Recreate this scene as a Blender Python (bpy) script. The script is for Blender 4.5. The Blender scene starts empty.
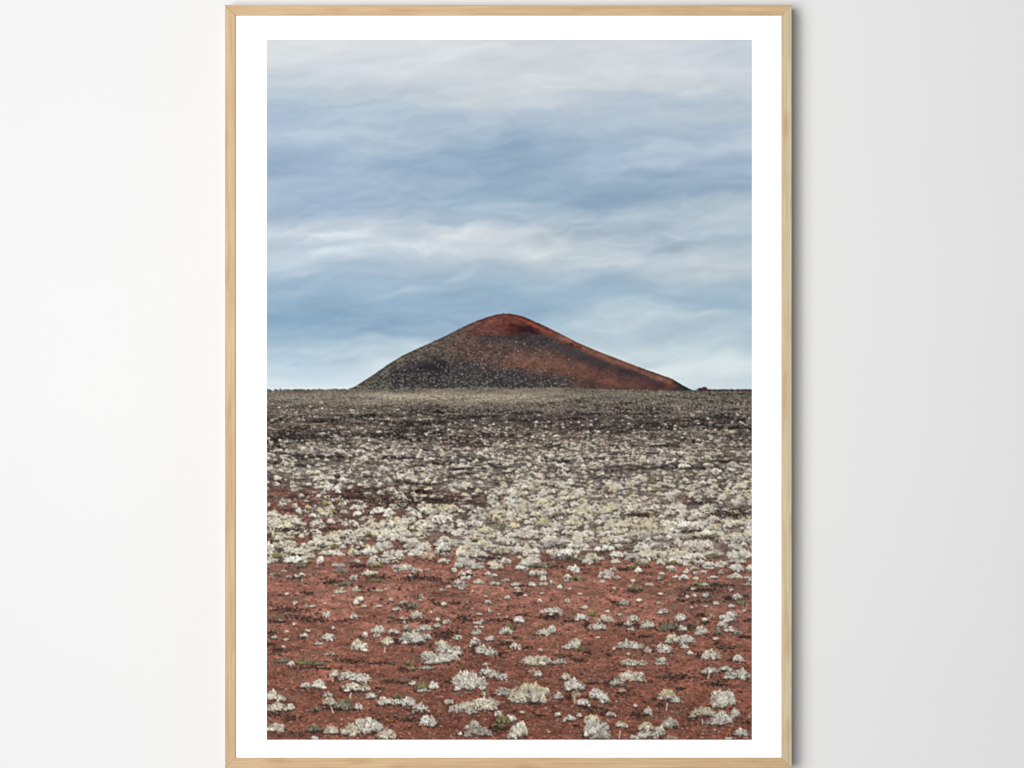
# ---------------------------------------------------------------- the printed picture
# The print is flat ink on paper.  Its ink is computed here, in code, as a field of colours
# (x, y below are millimetres on the print sheet, counted from the top left of the wall view).
import numpy as np
PX0, PX1, PY0, PY1 = 267.0, 751.7, 39.8, 739.6      # printed area
SS = 2                                              # working cells per millimetre
PW, PH = int(round((PX1-PX0)*SS)), int(round((PY1-PY0)*SS))
rng = np.random.default_rng(11)

def cubic_resize(a, h, w):
    def axis(a, n):
        m = a.shape[0]
        t = (np.arange(n)+.5)*m/n-.5
        i = np.floor(t).astype(int); f = (t-i)
        f = f.reshape((-1,)+(1,)*(a.ndim-1))
        g = lambda k: a[np.clip(i+k, 0, m-1)]
        p0, p1, p2, p3 = g(-1), g(0), g(1), g(2)
        return p1+.5*f*(p2-p0+f*(2*p0-5*p1+4*p2-p3+f*(3*(p1-p2)+p3-p0)))
    a = axis(a, h)
    return np.swapaxes(axis(np.swapaxes(a, 0, 1), w), 0, 1)

def noise(h, w, sy, sx, octaves=4, gain=.5):
    """smooth noise about 0 with unit spread, cells of sy by sx, finer with every octave"""
    out = np.zeros((h, w)); amp = 1.
    for o in range(octaves):
        gh, gw = max(2, int(np.ceil(h/sy))+2), max(2, int(np.ceil(w/sx))+2)
        big = cubic_resize(rng.standard_normal((gh, gw)), int(gh*sy)+1, int(gw*sx)+1) if sy > 1 and sx > 1 else rng.standard_normal((h, w))
        out += amp*big[:h, :w] if big.shape[0] >= h and big.shape[1] >= w else amp*cubic_resize(big, h, w)
        amp *= gain; sy /= 2; sx /= 2
        if sy < 1 or sx < 1: break
    return out/out.std()

def blur(a, s):
    r = int(np.ceil(s*3)); k = np.exp(-.5*(np.arange(-r, r+1)/s)**2); k /= k.sum()
    for ax in (0, 1):
        p = [(0, 0)]*a.ndim; p[ax] = (r, r)
        q = np.pad(a, p, mode='edge')
        n = a.shape[ax]
        a = sum(k[j]*(q[j:j+n] if ax == 0 else q[:, j:j+n]) for j in range(2*r+1))
    return a

def field(pts, h, w, ay=1., ax=1., sharp=2.2, step=4):
    """colours given at scattered points (x, y, r, g, b...), blended over the whole area"""
    P = np.array(pts, float)
    gh, gw = h//step, w//step
    yy = PY0+(np.arange(gh)+.5)*step/SS; xx = PX0+(np.arange(gw)+.5)*step/SS
    Y, X = np.meshgrid(yy, xx, indexing='ij')
    num = np.zeros((gh, gw, P.shape[1]-2)); den = np.zeros((gh, gw, 1))
    for p in P:
        d = ((X-p[0])*ax)**2+((Y-p[1])*ay)**2+9.
        wgt = (d**-sharp)[..., None]
        num += wgt*p[2:]; den += wgt
    return cubic_resize(blur(num/den, 2.), h, w)

YY, XX = np.meshgrid(PY0+(np.arange(PH)+.5)/SS, PX0+(np.arange(PW)+.5)/SS, indexing='ij')

# ---- sky: rows of colour readings along five columns
SKY_X = [275, 390, 510, 630, 745]
SKY = [
 (42, [(212,217,220),(207,213,220),(207,214,220),(213,217,225),(200,210,219)]),
 (62, [(202,210,217),(205,212,220),(205,212,219),(208,215,221),(208,215,224)]),
 (82, [(192,202,212),(199,207,215),(200,209,216),(201,209,215),(205,213,221)]),
 (100, [(182,195,208),(181,194,206),(192,202,211),(180,194,208),(191,204,215)]),
 (118, [(175,192,208),(173,191,207),(176,192,208),(174,192,209),(183,199,215)]),
 (136, [(169,187,206),(174,192,207),(162,182,203),(166,185,205),(179,196,213)]),
 (155, [(160,180,203),(167,186,205),(152,175,198),(164,184,205),(167,187,210)]),
 (172, [(157,178,201),(153,175,198),(148,172,195),(156,178,199),(166,186,207)]),
 (190, [(159,179,202),(155,176,198),(144,170,193),(150,174,196),(165,185,205)]),
 (205, [(155,176,200),(157,178,199),(162,183,202),(170,188,203),(175,194,208)]),
 (220, [(161,180,201),(169,187,204),(170,187,203),(174,191,206),(179,196,209)]),
 (236, [(187,200,213),(194,205,214),(200,209,216),(180,196,208),(189,203,213)]),
 (250, [(183,197,210),(192,204,215),(196,206,214),(190,203,213),(189,202,212)]),
 (265, [(173,191,207),(184,199,212),(186,201,212),(186,201,212),(185,201,212)]),
 (280, [(167,187,205),(168,189,206),(176,194,209),(170,191,208),(171,192,208)]),
 (296, [(151,177,199),(152,178,199),(156,182,202),(156,182,203),(159,185,205)]),
 (312, [(139,169,194),(143,172,196),(150,178,200),(174,195,209),(183,203,215)]),
 (328, [(147,176,199),(149,177,199),(158,184,204),(188,205,215),(185,203,216)]),
 (342, [(157,183,203),(171,193,208),(178,198,212),(188,206,217),(191,209,219)]),
 (354, [(179,199,214),(187,205,216),(198,213,222),(202,218,225),(205,221,227)]),
 (366, [(181,202,217),(195,211,220),(208,222,228),(204,220,227),(211,225,230)]),
 (378, [(193,211,222),(209,222,228),(212,224,229),(212,226,231),(205,220,228)]),
 (392, [(211,225,230),(213,226,230),(212,225,230),(210,225,231),(205,220,228)]),
]
def paint_sky():
    g = np.array([[c for c in r[1]] for r in SKY], float)
    ys = np.array([r[0] for r in SKY], float)
    rows = PY0+(np.arange(PH)+.5)/SS
    # warp so that the rows do not read as ruled bands
    wob = noise(PH, PW, 90, 420, 5, .55)*5.+noise(PH, PW, 30, 190, 4, .6)*2.6-(XX-509)*.022
    cols = np.interp(XX[0], SKY_X, np.arange(5))
    out = np.zeros((PH, PW, 3))
    yv = np.interp(np.clip(YY+wob, ys[0], ys[-1]), ys, np.arange(len(ys)))
    i = np.clip(np.floor(yv).astype(int), 0, len(ys)-2); f = yv-i; f = f*f*(3-2*f)*.5+f*.5
    xv = np.broadcast_to(cols, yv.shape)+noise(PH, PW, 120, 160, 3)*.16
    xv = np.clip(xv, 0, 3.999); j = np.floor(xv).astype(int); e = xv-j
    for c in range(3):
        G = g[..., c]
        a = G[i, j]*(1-e)+G[i, j+1]*e; b = G[i+1, j]*(1-e)+G[i+1, j+1]*e
        out[..., c] = a*(1-f)+b*f
    out = blur(out, 4.)
    st = noise(PH, PW, 36, 210, 5, .62)
    sh = np.roll(st, 0)
    # long wisps lying slightly uphill to the right
    skew = (np.arange(PW)*.10).astype(int)
    for k in range(PW): sh[:, k] = np.roll(st[:, k], -skew[k])
    fine = noise(PH, PW, 12, 70, 3, .6)
    amp = np.interp(YY[:, :1], [40, 120, 200, 260, 380], [2.6, 3.0, 3.6, 3.2, 2.6])
    out += (sh*amp)[..., None]*np.array([1.25, 1., .72])+(fine*.9)[..., None]
    bl = 1-np.abs(noise(PH, PW, 44, 210, 4, .52))*1.25; b2 = 1-np.abs(noise(PH, PW, 20, 120, 3, .5))*1.25
    for k in range(PW): bl[:, k] = np.roll(bl[:, k], -skew[k]); b2[:, k] = np.roll(b2[:, k], -skew[k])
    out += (bl*np.interp(YY, [40, 140, 230, 300, 380], [1.6, 2., 3., 2., 1.6])+b2*.6)[..., None]*np.array((1.15,1.,.85))
    out += .30*(out-blur(out, 16.))
    # cloud edges and wisps one can tell apart:  x y rx ry lift
    wn = noise(PH, PW, 14, 44, 4, .62); w2 = noise(PH, PW, 40, 90, 3)
    for x, y, rx, ry, up in ((352,232,38,3.6,15),(335,240,45,4,8),(436,238,42,5.5,15),(400,252,60,4,8),(515,247,52,5,10),(575,252,40,4,7),(640,214,60,7,9),(700,234,55,5,9),
                             (610,243,70,5,6),(392,228,22,4,-9),(480,226,30,4,-8),(560,232,40,4,-9),(300,225,40,5,-6),(470,168,60,6,-7),(570,186,50,5,-8),(360,160,60,6,5),(430,128,55,5,6),
                             (640,150,60,6,7),(700,165,50,5,6),(300,310,60,5,-6),(330,318,40,3,-5),(420,322,60,4,-4),(600,325,60,5,5),(690,318,60,4,5),(310,352,60,4,6),(330,362,40,3,-7),(690,270,60,4,-5),
                             (560,90,50,6,7),(690,96,60,6,6),(640,70,50,7,5),(330,80,50,6,-5),(450,60,60,9,5),(710,60,40,7,-4),(600,120,50,5,-5)):
        yy = YY+(XX-x)*.09+w2*3.5
        d = ((XX-x)/(rx*1.15))**2+((yy-y)/ry)**2*np.where(yy < y, 1.5, .55)
        out += (np.exp(-d)*(.72+.38*wn)*up)[..., None]*np.array((1.1,1.,.8))
    gap = np.exp(-((XX-690)/78)**2-((YY-367-(XX-690)*-.05)/11)**2*np.where(YY < 367, 1.4, .7))*(.8+.25*w2)
    out += gap[..., None]*(np.array((222,234,236))-out)*.85
    # one small grey-blue cloud low on the right
    d = ((XX-652)/30)**2+((YY-362-(XX-652)*-.02)/4.2)**2
    m = np.exp(-d*1.1)*(.75+.25*noise(PH, PW, 8, 30, 2))
    out += m[..., None]*(np.array((182,203,214))-out)*.75
    d = ((XX-752)/24)**2+((YY-349)/3.)**2
    out += np.exp(-d)[..., None]*(np.array((184,203,216))-out)*.6
    # curl the banks so that their edges billow rather than run dead straight
    wx_ = noise(PH, PW, 60, 90, 3, .55)*13+noise(PH, PW, 14, 24, 3, .6)*1.8; wy_ = noise(PH, PW, 46, 80, 3, .5)*4.2+noise(PH, PW, 12, 22, 3, .6)*.8
    fade = np.clip((392-YY)/30, 0, 1)
    yy = np.clip(np.arange(PH)[:, None]+wy_*fade, 0, PH-1.001); xx = np.clip(np.arange(PW)[None]+wx_, 0, PW-1.001)
    yi, xi = yy.astype(int), xx.astype(int); fy, fx = (yy-yi)[..., None], (xx-xi)[..., None]
    y1, x1 = np.minimum(yi+1, PH-1), np.minimum(xi+1, PW-1)
    out = (out[yi, xi]*(1-fx)+out[yi, x1]*fx)*(1-fy)+(out[y1, xi]*(1-fx)+out[y1, x1]*fx)*fy
    out = blur(out, 1.4)
    m = out.mean(2, keepdims=True)
    out = m+(out-m)*.97+np.array((.3,0,-.3))
    return out

# ---- hill
HILL = [(343,392),(347,389.8),(355.5,386.4),(362,382.4),(376,373),(389,364),(401.5,356.2),(415.6,349.6),(428,344),(445.5,336),(463,327),
        (477,320.8),(489.4,316.6),(497,314.6),(503,313.6),(509,313.7),(515,314.8),(522,316.3),(529.3,319.4),(543,325.4),(558.6,333),
        (578,343),(597.7,351.4),(617,358.8),(636.7,366.5),(656,373.4),(672,379),(680,384),(688,388.5),(696,392)]
HILL_COL = [  # x y  r g b   speckle of pale bushes
 (500,317,110,65,54,.02),(488,321,106,65,55,.06),(515,319,95,51,45,.0),(505,326,101,55,47,.0),(530,324,89,50,45,.0),(526,329.5,47,28,30,0),
 (518,331,72,41,39,0),(512,334,83,47,44,0),(470,327,93,66,58,.15),(478,332,95,61,53,.12),(493,333,92,55,49,.05),(545,331,106,66,57,0),
 (540,335,82,51,47,0),(560,338,109,71,61,.02),(574,346,94,57,51,0),(575,341,107,71,63,0),(590,352,112,77,67,0),(610,359,111,78,69,0),(630,367,104,69,60,0),
 (650,374,97,61,53,0),(670,382,97,59,52,0),(685,388,52,46,50,0),(655,383,81,54,51,0),(640,376,82,56,53,0),
 (620,368,85,60,55,0),(600,362,78,56,53,0),(582,356,74,54,52,.02),(565,348,72,54,52,.05),(550,343,66,56,58,.12),(535,340,66,60,62,.3),(515,340,72,66,66,.4),
 (495,338,70,62,62,.2),(483,339,68,58,58,.1),(460,333,93,74,66,.3),(445,340,100,84,74,.35),(430,347,98,86,76,.38),(415,353,94,84,74,.4),
 (400,361,90,82,72,.4),(385,371,84,78,70,.42),(370,380,84,80,70,.45),(455,346,92,71,65,.3),(470,345,93,68,60,.22),(485,348,95,72,65,.3),
 (500,349,94,72,65,.35),(520,350,87,68,62,.35),(540,353,90,68,61,.25),(515,360,108,80,69,.15),(535,362,108,78,67,.1),(500,358,100,78,69,.25),(555,366,104,74,64,.06),
 (575,368,100,70,62,.04),(600,374,93,64,58,.02),(590,382,87,62,57,.05),(625,381,83,58,54,.0),(545,374,91,72,64,.35),
 (470,356,92,70,62,.35),(450,356,84,70,64,.35),(430,358,74,66,62,.38),(424,367,42,40,44,.18),(410,368,56,52,54,.3),(437,368,40,39,44,.18),(395,374,60,56,56,.4),
 (455,368,58,54,56,.4),(470,368,62,56,56,.4),(485,367,74,60,56,.3),(400,381,56,54,54,.55),(430,378,54,52,54,.6),(460,380,54,52,54,.62),(490,379,56,54,56,.62),(515,377,60,54,56,.6),
 (540,382,62,56,56,.55),(560,383,70,58,56,.4),(380,385,78,76,68,.5),
]

def inside(poly):
    m = np.zeros((PH, PW), bool)
    P = np.array(poly); top = np.interp(XX[0]+0., P[:, 0], P[:, 1], left=999, right=999)
    jag = np.interp(np.arange(PW), np.arange(0, PW+8, 2), rng.standard_normal(len(np.arange(0, PW+8, 2)))*.10)
    return YY > (top+jag)[None, :]

# ---- plain: base soil and density of pale bushes, by row and column
PL_X = [270, 330, 400, 460, 520, 580, 640, 700, 750]
#  y    soil colour per column                                                                       ... density per column
D, G, T, R, B, M, S = (60,53,52), (92,86,79), (134,121,104), (150,102,87), (90,66,58), (124,92,81), (74,67,62)
K = (42,38,38)
PLAIN = [
 (388, [G,G,G,S,G,(88,86,70),(84,84,66),(74,70,60),(64,60,52)],           [.35,.35,.4,.5,.5,.5,.5,.35,.3]),
 (396, [S,G,T,T,T,G,(84,78,66),(66,60,56),(70,64,56)],                    [.4,.4,.6,.7,.65,.45,.45,.3,.4]),
 (403, [S,S,(104,92,80),(112,100,86),(104,92,80),S,S,(66,58,54),S],        [.4,.4,.5,.5,.45,.35,.3,.3,.45]),
 (408, [S,(78,68,62),S,(84,74,66),S,D,D,D,S],                             [.4,.4,.4,.35,.3,.2,.15,.4,.5]),
 (413, [D,D,D,D,D,D,D,D,S],                                               [.4,.35,.3,.22,.2,.18,.2,.75,.75]),
 (418, [D,D,K,D,D,D,D,K,K],                                               [.35,.35,.2,.18,.2,.15,.15,.25,.2]),
 (424, [(66,52,48),(74,58,52),D,D,D,D,(50,46,46),K,D],                    [.3,.35,.3,.2,.2,.15,.12,.3,.35]),
 (431, [(74,56,52),(82,62,54),D,D,(66,54,50),(70,58,52),(64,54,50),D,D],  [.2,.25,.25,.3,.35,.35,.3,.3,.35]),
 (438, [K,K,K,(62,48,42),(74,52,44),B,D,D,D],                             [.12,.15,.2,.18,.2,.35,.5,.4,.4]),
 (446, [D,S,D,B,B,S,S,B,S],                                               [.6,.62,.55,.55,.55,.6,.7,.55,.6]),
 (455, [D,D,D,D,D,S,S,B,(96,76,62)],                                      [.65,.7,.6,.65,.65,.72,.75,.6,.5]),
 (463, [K,(76,56,48),D,D,D,D,S,D,D],                                      [.65,.75,.7,.6,.62,.7,.75,.65,.55]),
 (472, [D,S,D,K,K,S,D,S,S],                                               [.85,.85,.75,.55,.6,.72,.72,.7,.65]),
 (481, [B,D,S,S,S,S,S,D,B],                                               [.8,.8,.65,.85,.72,.75,.85,.82,.6]),
 (488, [(128,82,70),(110,74,64),B,B,B,B,S,D,B],                           [.25,.5,.5,.6,.62,.75,.85,.8,.75]),
 (496, [(136,86,73),(100,68,60),(76,54,47),(74,52,45),B,M,M,M,M],         [.08,.22,.3,.28,.75,.85,.85,.85,.82]),
 (505, [(144,92,78),(124,82,70),(72,53,46),(74,53,46),B,B,M,M,M],         [.12,.32,.28,.45,.85,.9,.85,.8,.75]),
 (514, [(144,92,78),(126,84,72),(92,64,54),B,M,M,M,D,(76,54,47)],         [.18,.35,.55,.7,.85,.88,.82,.7,.45]),
(524, [(124,80,68),(124,84,72),M,M,M,M,M,M,B],                                     [.25,.55,.72,.8,.85,.88,.9,.9,.85]),
 (534, [B,(119,75,64),M,M,M,M,M,M,M],                                     [.25,.6,.72,.78,.82,.85,.92,.9,.85]),
 (544, [M,R,R,M,M,M,M,M,M],                                               [.45,.6,.65,.68,.66,.75,.9,.86,.82]),
 (554, [M,R,R,R,M,B,M,M,M],                                               [.6,.55,.5,.5,.42,.6,.75,.78,.78]),
 (562, [B,R,R,R,R,B,R,R,M],                                               [.5,.4,.3,.25,.2,.35,.45,.6,.68]),
 (569, [M,R,R,R,R,R,R,R,R],                                               [.35,.25,.24,.26,.26,.26,.34,.42,.48]),
 (580, [(140,92,78),R,(121,79,68),R,M,R,R,R,R],                           [.2,.18,.18,.22,.2,.2,.22,.24,.28]),
 (594, [R,R,R,R,R,R,R,M,M],                                               [.10,.10,.10,.12,.12,.12,.12,.14,.16]),
 (610, [(145,96,80),R,R,R,R,R,R,R,R],                                     [0]*9),
 (650, [(136,88,72),(139,90,74),(138,89,73),(136,88,72),(135,87,72),(137,89,73),(137,89,73),(138,90,74),(138,90,74)], [0]*9),
 (700, [(127,80,65),(129,82,67),(127,80,65),(123,77,63),(125,78,64),(124,78,64),(124,78,64),(127,80,65),(129,81,66)], [0]*9),
 (742, [(121,75,61)]*9,                                                   [0]*9),
]
def plain_maps():
    ys = np.array([r[0] for r in PLAIN], float)
    g = np.array([r[1] for r in PLAIN], float); dn = np.array([r[2] for r in PLAIN], float)
    A = np.concatenate([g, dn[..., None]], 2)
    wob = noise(PH, PW, 24, 160, 4, .6)*np.interp(YY, [388, 420, 500, 600], [.8, 2.2, 4., 6.])
    yv = np.interp(np.clip(YY+wob, ys[0], ys[-1]), ys, np.arange(len(ys)))
    xv = np.clip(np.interp(XX, PL_X, np.arange(9))+noise(PH, PW, 16, 60, 3)*.22, 0, 7.999)
    i = np.clip(np.floor(yv).astype(int), 0, len(ys)-2); f = (yv-i)[..., None]
    j = np.floor(xv).astype(int); e = (xv-j)[..., None]
    return (A[i, j]*(1-e)+A[i, j+1]*e)*(1-f)+(A[i+1, j]*(1-e)+A[i+1, j+1]*e)*f

# ---- small marks
def dab(img, x, y, rx, ry, col, a=1., soft=.35):
    cx, cy = (x-PX0)*SS, (y-PY0)*SS
    rx, ry = max(rx*SS, .6), max(ry*SS, .6)
    x0, x1 = int(cx-rx-2), int(cx+rx+3); y0, y1 = int(cy-ry-2), int(cy+ry+3)
    x0, y0 = max(x0, 0), max(y0, 0); x1, y1 = min(x1, PW), min(y1, PH)
    if x0 >= x1 or y0 >= y1: return
    xx = (np.arange(x0, x1)+.5-cx)/rx; yy = (np.arange(y0, y1)+.5-cy)/ry
    d = np.sqrt(yy[:, None]**2+xx[None]**2)
    m = np.clip((1-d)/soft*min(1, .5)+.5, 0, 1)*a
    w = img[y0:y1, x0:x1]
    w += m[..., None]*(np.asarray(col, float)-w)

PALE, CREAM, GREY, TAN = (200,194,180), (202,193,172), (174,167,156), (182,160,134)
TOPS = {'p': PALE, 'c': CREAM, 'g': GREY, 't': TAN, 'w': (212,208,196), 'y': (194,185,160), 'Y': (200,190,158), 'v': (132,124,84), 'u': (126,120,104)}
GRAIN = noise(512, 512, 2.0, 2.0, 1, .7)*.75+noise(512, 512, 4, 4.5, 2, .7)*.65; LUMP = noise(512, 512, 7, 9, 3, .6)
STREAK = [blur(rng.standard_normal((1, 720)), .9)[0]*1.6 for k in range(12)]
def lobe(img, x, b, w, h, top, body, foot, leaf, grit, yellow=0.):
    """one cushion of a shrub: fine stems fanning up from the foot, pale at the tips"""
    cx, cb, rx, rh = (x-PX0)*SS, (b-PY0)*SS, w*.5*SS, h*SS
    x0, x1 = max(int(cx-rx*1.2-2), 0), min(int(cx+rx*1.2+3), PW); y0, y1 = max(int(cb-rh*1.3-2), 0), min(int(cb+rh*.2+3), PH)
    if x0 >= x1 or y0 >= y1: return
    oy, ox = int(rng.integers(0, 512)), int(rng.integers(0, 512))
    ii, jj = (np.arange(y0, y1)+oy) % 512, (np.arange(x0, x1)+ox) % 512
    G, L = GRAIN[np.ix_(ii, jj)], LUMP[np.ix_(ii, jj)]
    u = ((np.arange(x0, x1)+.5-cx)/rx)[None]; v = ((cb-(np.arange(y0, y1)+.5))/rh)[:, None]
    ang = np.arctan2(v*rh/rx+.12, u)/np.pi
    S = STREAK[int(rng.integers(0, 12))]
    n = max(10., 6+w*2.6)
    st = np.interp((ang*n*3) % 719, np.arange(720), S)
    ph = rng.uniform(0, 6.28, 2); sk = rng.uniform(-.15, .15); lum = float(np.clip(rng.normal(1, .07), .84, 1.13))
    out = np.clip(1-np.abs(u+sk*np.clip(v, 0, 1))**2.3, 0, 1)**.52*(1+.08*np.sin(4.2*u+ph[0])+.05*np.sin(9*u+ph[1]))
    out = out*(1+.03*np.clip(L, -2, 1.6)+.045*np.clip(G, -2, 1.5)+.022*np.clip(st, -1.5, 1.5))-.02
    low = -.02+.22*u*u+.09*L+.06*G
    m = np.clip((out-v)*rh/2.4+.32+.22*G, 0, 1)*np.clip((v-low)*rh/1.6+.5+.15*G, 0, 1)
    t0 = np.clip(v/np.maximum(out, .15), 0, 1)
    t = np.clip((t0+.11*L*grit+.10*G*grit+.12*st*grit-.06*u)*1.1+.10, 0, 1.12)[..., None]
    c = np.where(t < .42, foot+(body-foot)*(t/.42), body+(top-body)*(t-.42)/.58)*(lum+.075*G*grit+.05*st*grit)[..., None]
    hole = np.clip((-.7*G-.5*st-np.clip(t[..., 0], 0, 1)*1.3-.36)*1.6, 0, .70)*grit
    c = c+hole[..., None]*(foot*.8-c)
    wd = img[y0:y1, x0:x1]; wd += m[..., None]*(np.clip(c, 0, 250)-wd)
    if yellow:
        k = np.clip((t0-(.86-.1*yellow))*7, 0, 1)*m*np.clip(.55+.4*G+.3*L, 0, 1)
        wd += k[..., None]*(np.array((208,184,122.))-wd)*.8*min(1, yellow)
def bush(img, x, y, w, h, kind='p', shadow=1., leaf=1.15, grit=1., lob=1.):
    """a low shrub: several cushions grown into each other over a dark foot"""
    top = np.array(TOPS[kind], float)
    body = {'y': np.array((164,155,144.)), 'Y': np.array((168,158,146.)), 'v': np.array((92,86,64.)), 'u': np.array((90,86,72.))}.get(kind, top*np.array((.83,.81,.82)))
    foot = body*(.38 if w > 11 else .50)+np.array((8,2,0)); b = y+h*.5
    if shadow > 0:
        for k in range(int(4+w*1.2)):
            q = rng.uniform(-1.2, 1.05)
            dab(img, x+q*w*.5-w*.02, b+rng.uniform(-.30, .10)*h, rng.uniform(.5, 1.1)*leaf*1.3, rng.uniform(.3, .6)*leaf, (50+rng.uniform(-14,16),37+rng.uniform(-8,8),34), .8*shadow)
    yel = {'y': .8, 'Y': 1.3}.get(kind, 0.)
    if w < 7.5:
        lobe(img, x, b, w, h, top, body, foot, leaf, grit, yel)
    else:
        n = int(np.clip(round(w/5.2+rng.uniform(-.4, 1.2)), 2, 8)); parts = []
        if kind == 'Y': parts.append((x, b, w*.96, h))
        for k in range(n):
            q = np.clip((k+.5)/n*2-1+rng.normal(0, .10), -.8, .8)
            hh = h*rng.uniform(.50, .80)*(1-.50*q*q); ww = np.clip(w/n*rng.uniform(1.6, 2.5), 4, w*.85)
            parts.append((x+q*(w-ww)*.55, b-rng.uniform(0, .62)*(h-hh)*1.3, ww, hh))
        parts.append((x+rng.uniform(-.12, .12)*w, b-h*.10, w*rng.uniform(.6, .8), h*.84))
        for k in range(int(n*.7)):
            parts.append((x+rng.uniform(-.42, .42)*w, b+rng.uniform(-.04, .08)*h, w*rng.uniform(.16, .3), h*rng.uniform(.26, .42)))
        parts.sort(key=lambda q: q[1]-q[3]*.3)
        for q in parts:
            j = rng.uniform(-.5, .5)
            lobe(img, *q, top*(1+.05*j), body*(1+.10*j), foot, leaf, grit, yel*(q[3] > h*.45))
    if w > 8 and y > 578:                           # fine stems feathering the outline
        for k in range(int(w*2.6)):
            a = rng.uniform(.04, .96)*np.pi; f0 = rng.uniform(.62, .9); f1 = f0+rng.uniform(.10, .24)
            ca, sa = np.cos(a), np.sin(a); sa = np.sign(sa)*abs(sa)**.7
            cc = (top if rng.random() < .72 else foot*1.2)*rng.uniform(.8, 1.06)
            for f in np.linspace(f0, f1, 5):
                dab(img, x+ca*f*w*.5, b-sa*f*h*.86, .34, .34, np.clip(cc, 0, 246), .62)
    if w > 9 and y > 560:                           # loose pale sprigs
        for k in range(int(np.clip(w*h*.10, 4, 90))):
            q, v = rng.uniform(-1, 1), rng.uniform(.15, 1.02)
            px, py = x+q*w*.5, b-v*h*.84*(1-.5*q*q)
            r = leaf*rng.uniform(.35, .75); cc = (body+(top-body)*(v+.2))*rng.uniform(.86, 1.1)
            dab(img, px+.2, py+r*.9, r*.8, r*.45, foot*1.3, .45)
            dab(img, px, py, r*rng.uniform(.6, 1), r*rng.uniform(.6, 1.2), np.clip(cc, 0, 246), .75)
def dark(img, x, y, w, h, tint=(58,44,39)):
    """low dark mat of dead stems or lava grit"""
    n = int(np.clip(w*h*.55, 4, 200))
    for k in range(n):
        u, v = rng.normal(0, .30, 2)
        c = np.array(tint)*rng.uniform(.45, 1.5)+rng.normal(0, 4, 3)
        dab(img, x+u*w, y+v*h*.8, rng.uniform(.6, 1.4), rng.uniform(.35, .75), np.clip(c, 8, 200), .8)
def stone(img, x, y, w, h, col=(208,196,182)):
    dab(img, x+.3, y+h*.4, w*.5, h*.35, (70,44,38), .6)
    for k in range(int(3+w*.6)):
        dab(img, x+rng.uniform(-.35, .35)*w, y+rng.uniform(-.3, .2)*h, w*rng.uniform(.16, .3), h*rng.uniform(.2, .36), np.array(col)*rng.uniform(.82, 1.1), .95)
def trunk(img, x, y, h, lean=.0):
    for k in range(int(h*2)):
        t = k/(h*2.); dab(img, x+lean*t*h, y-h*t, .6, .6, (206,186,168), .95)
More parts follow.
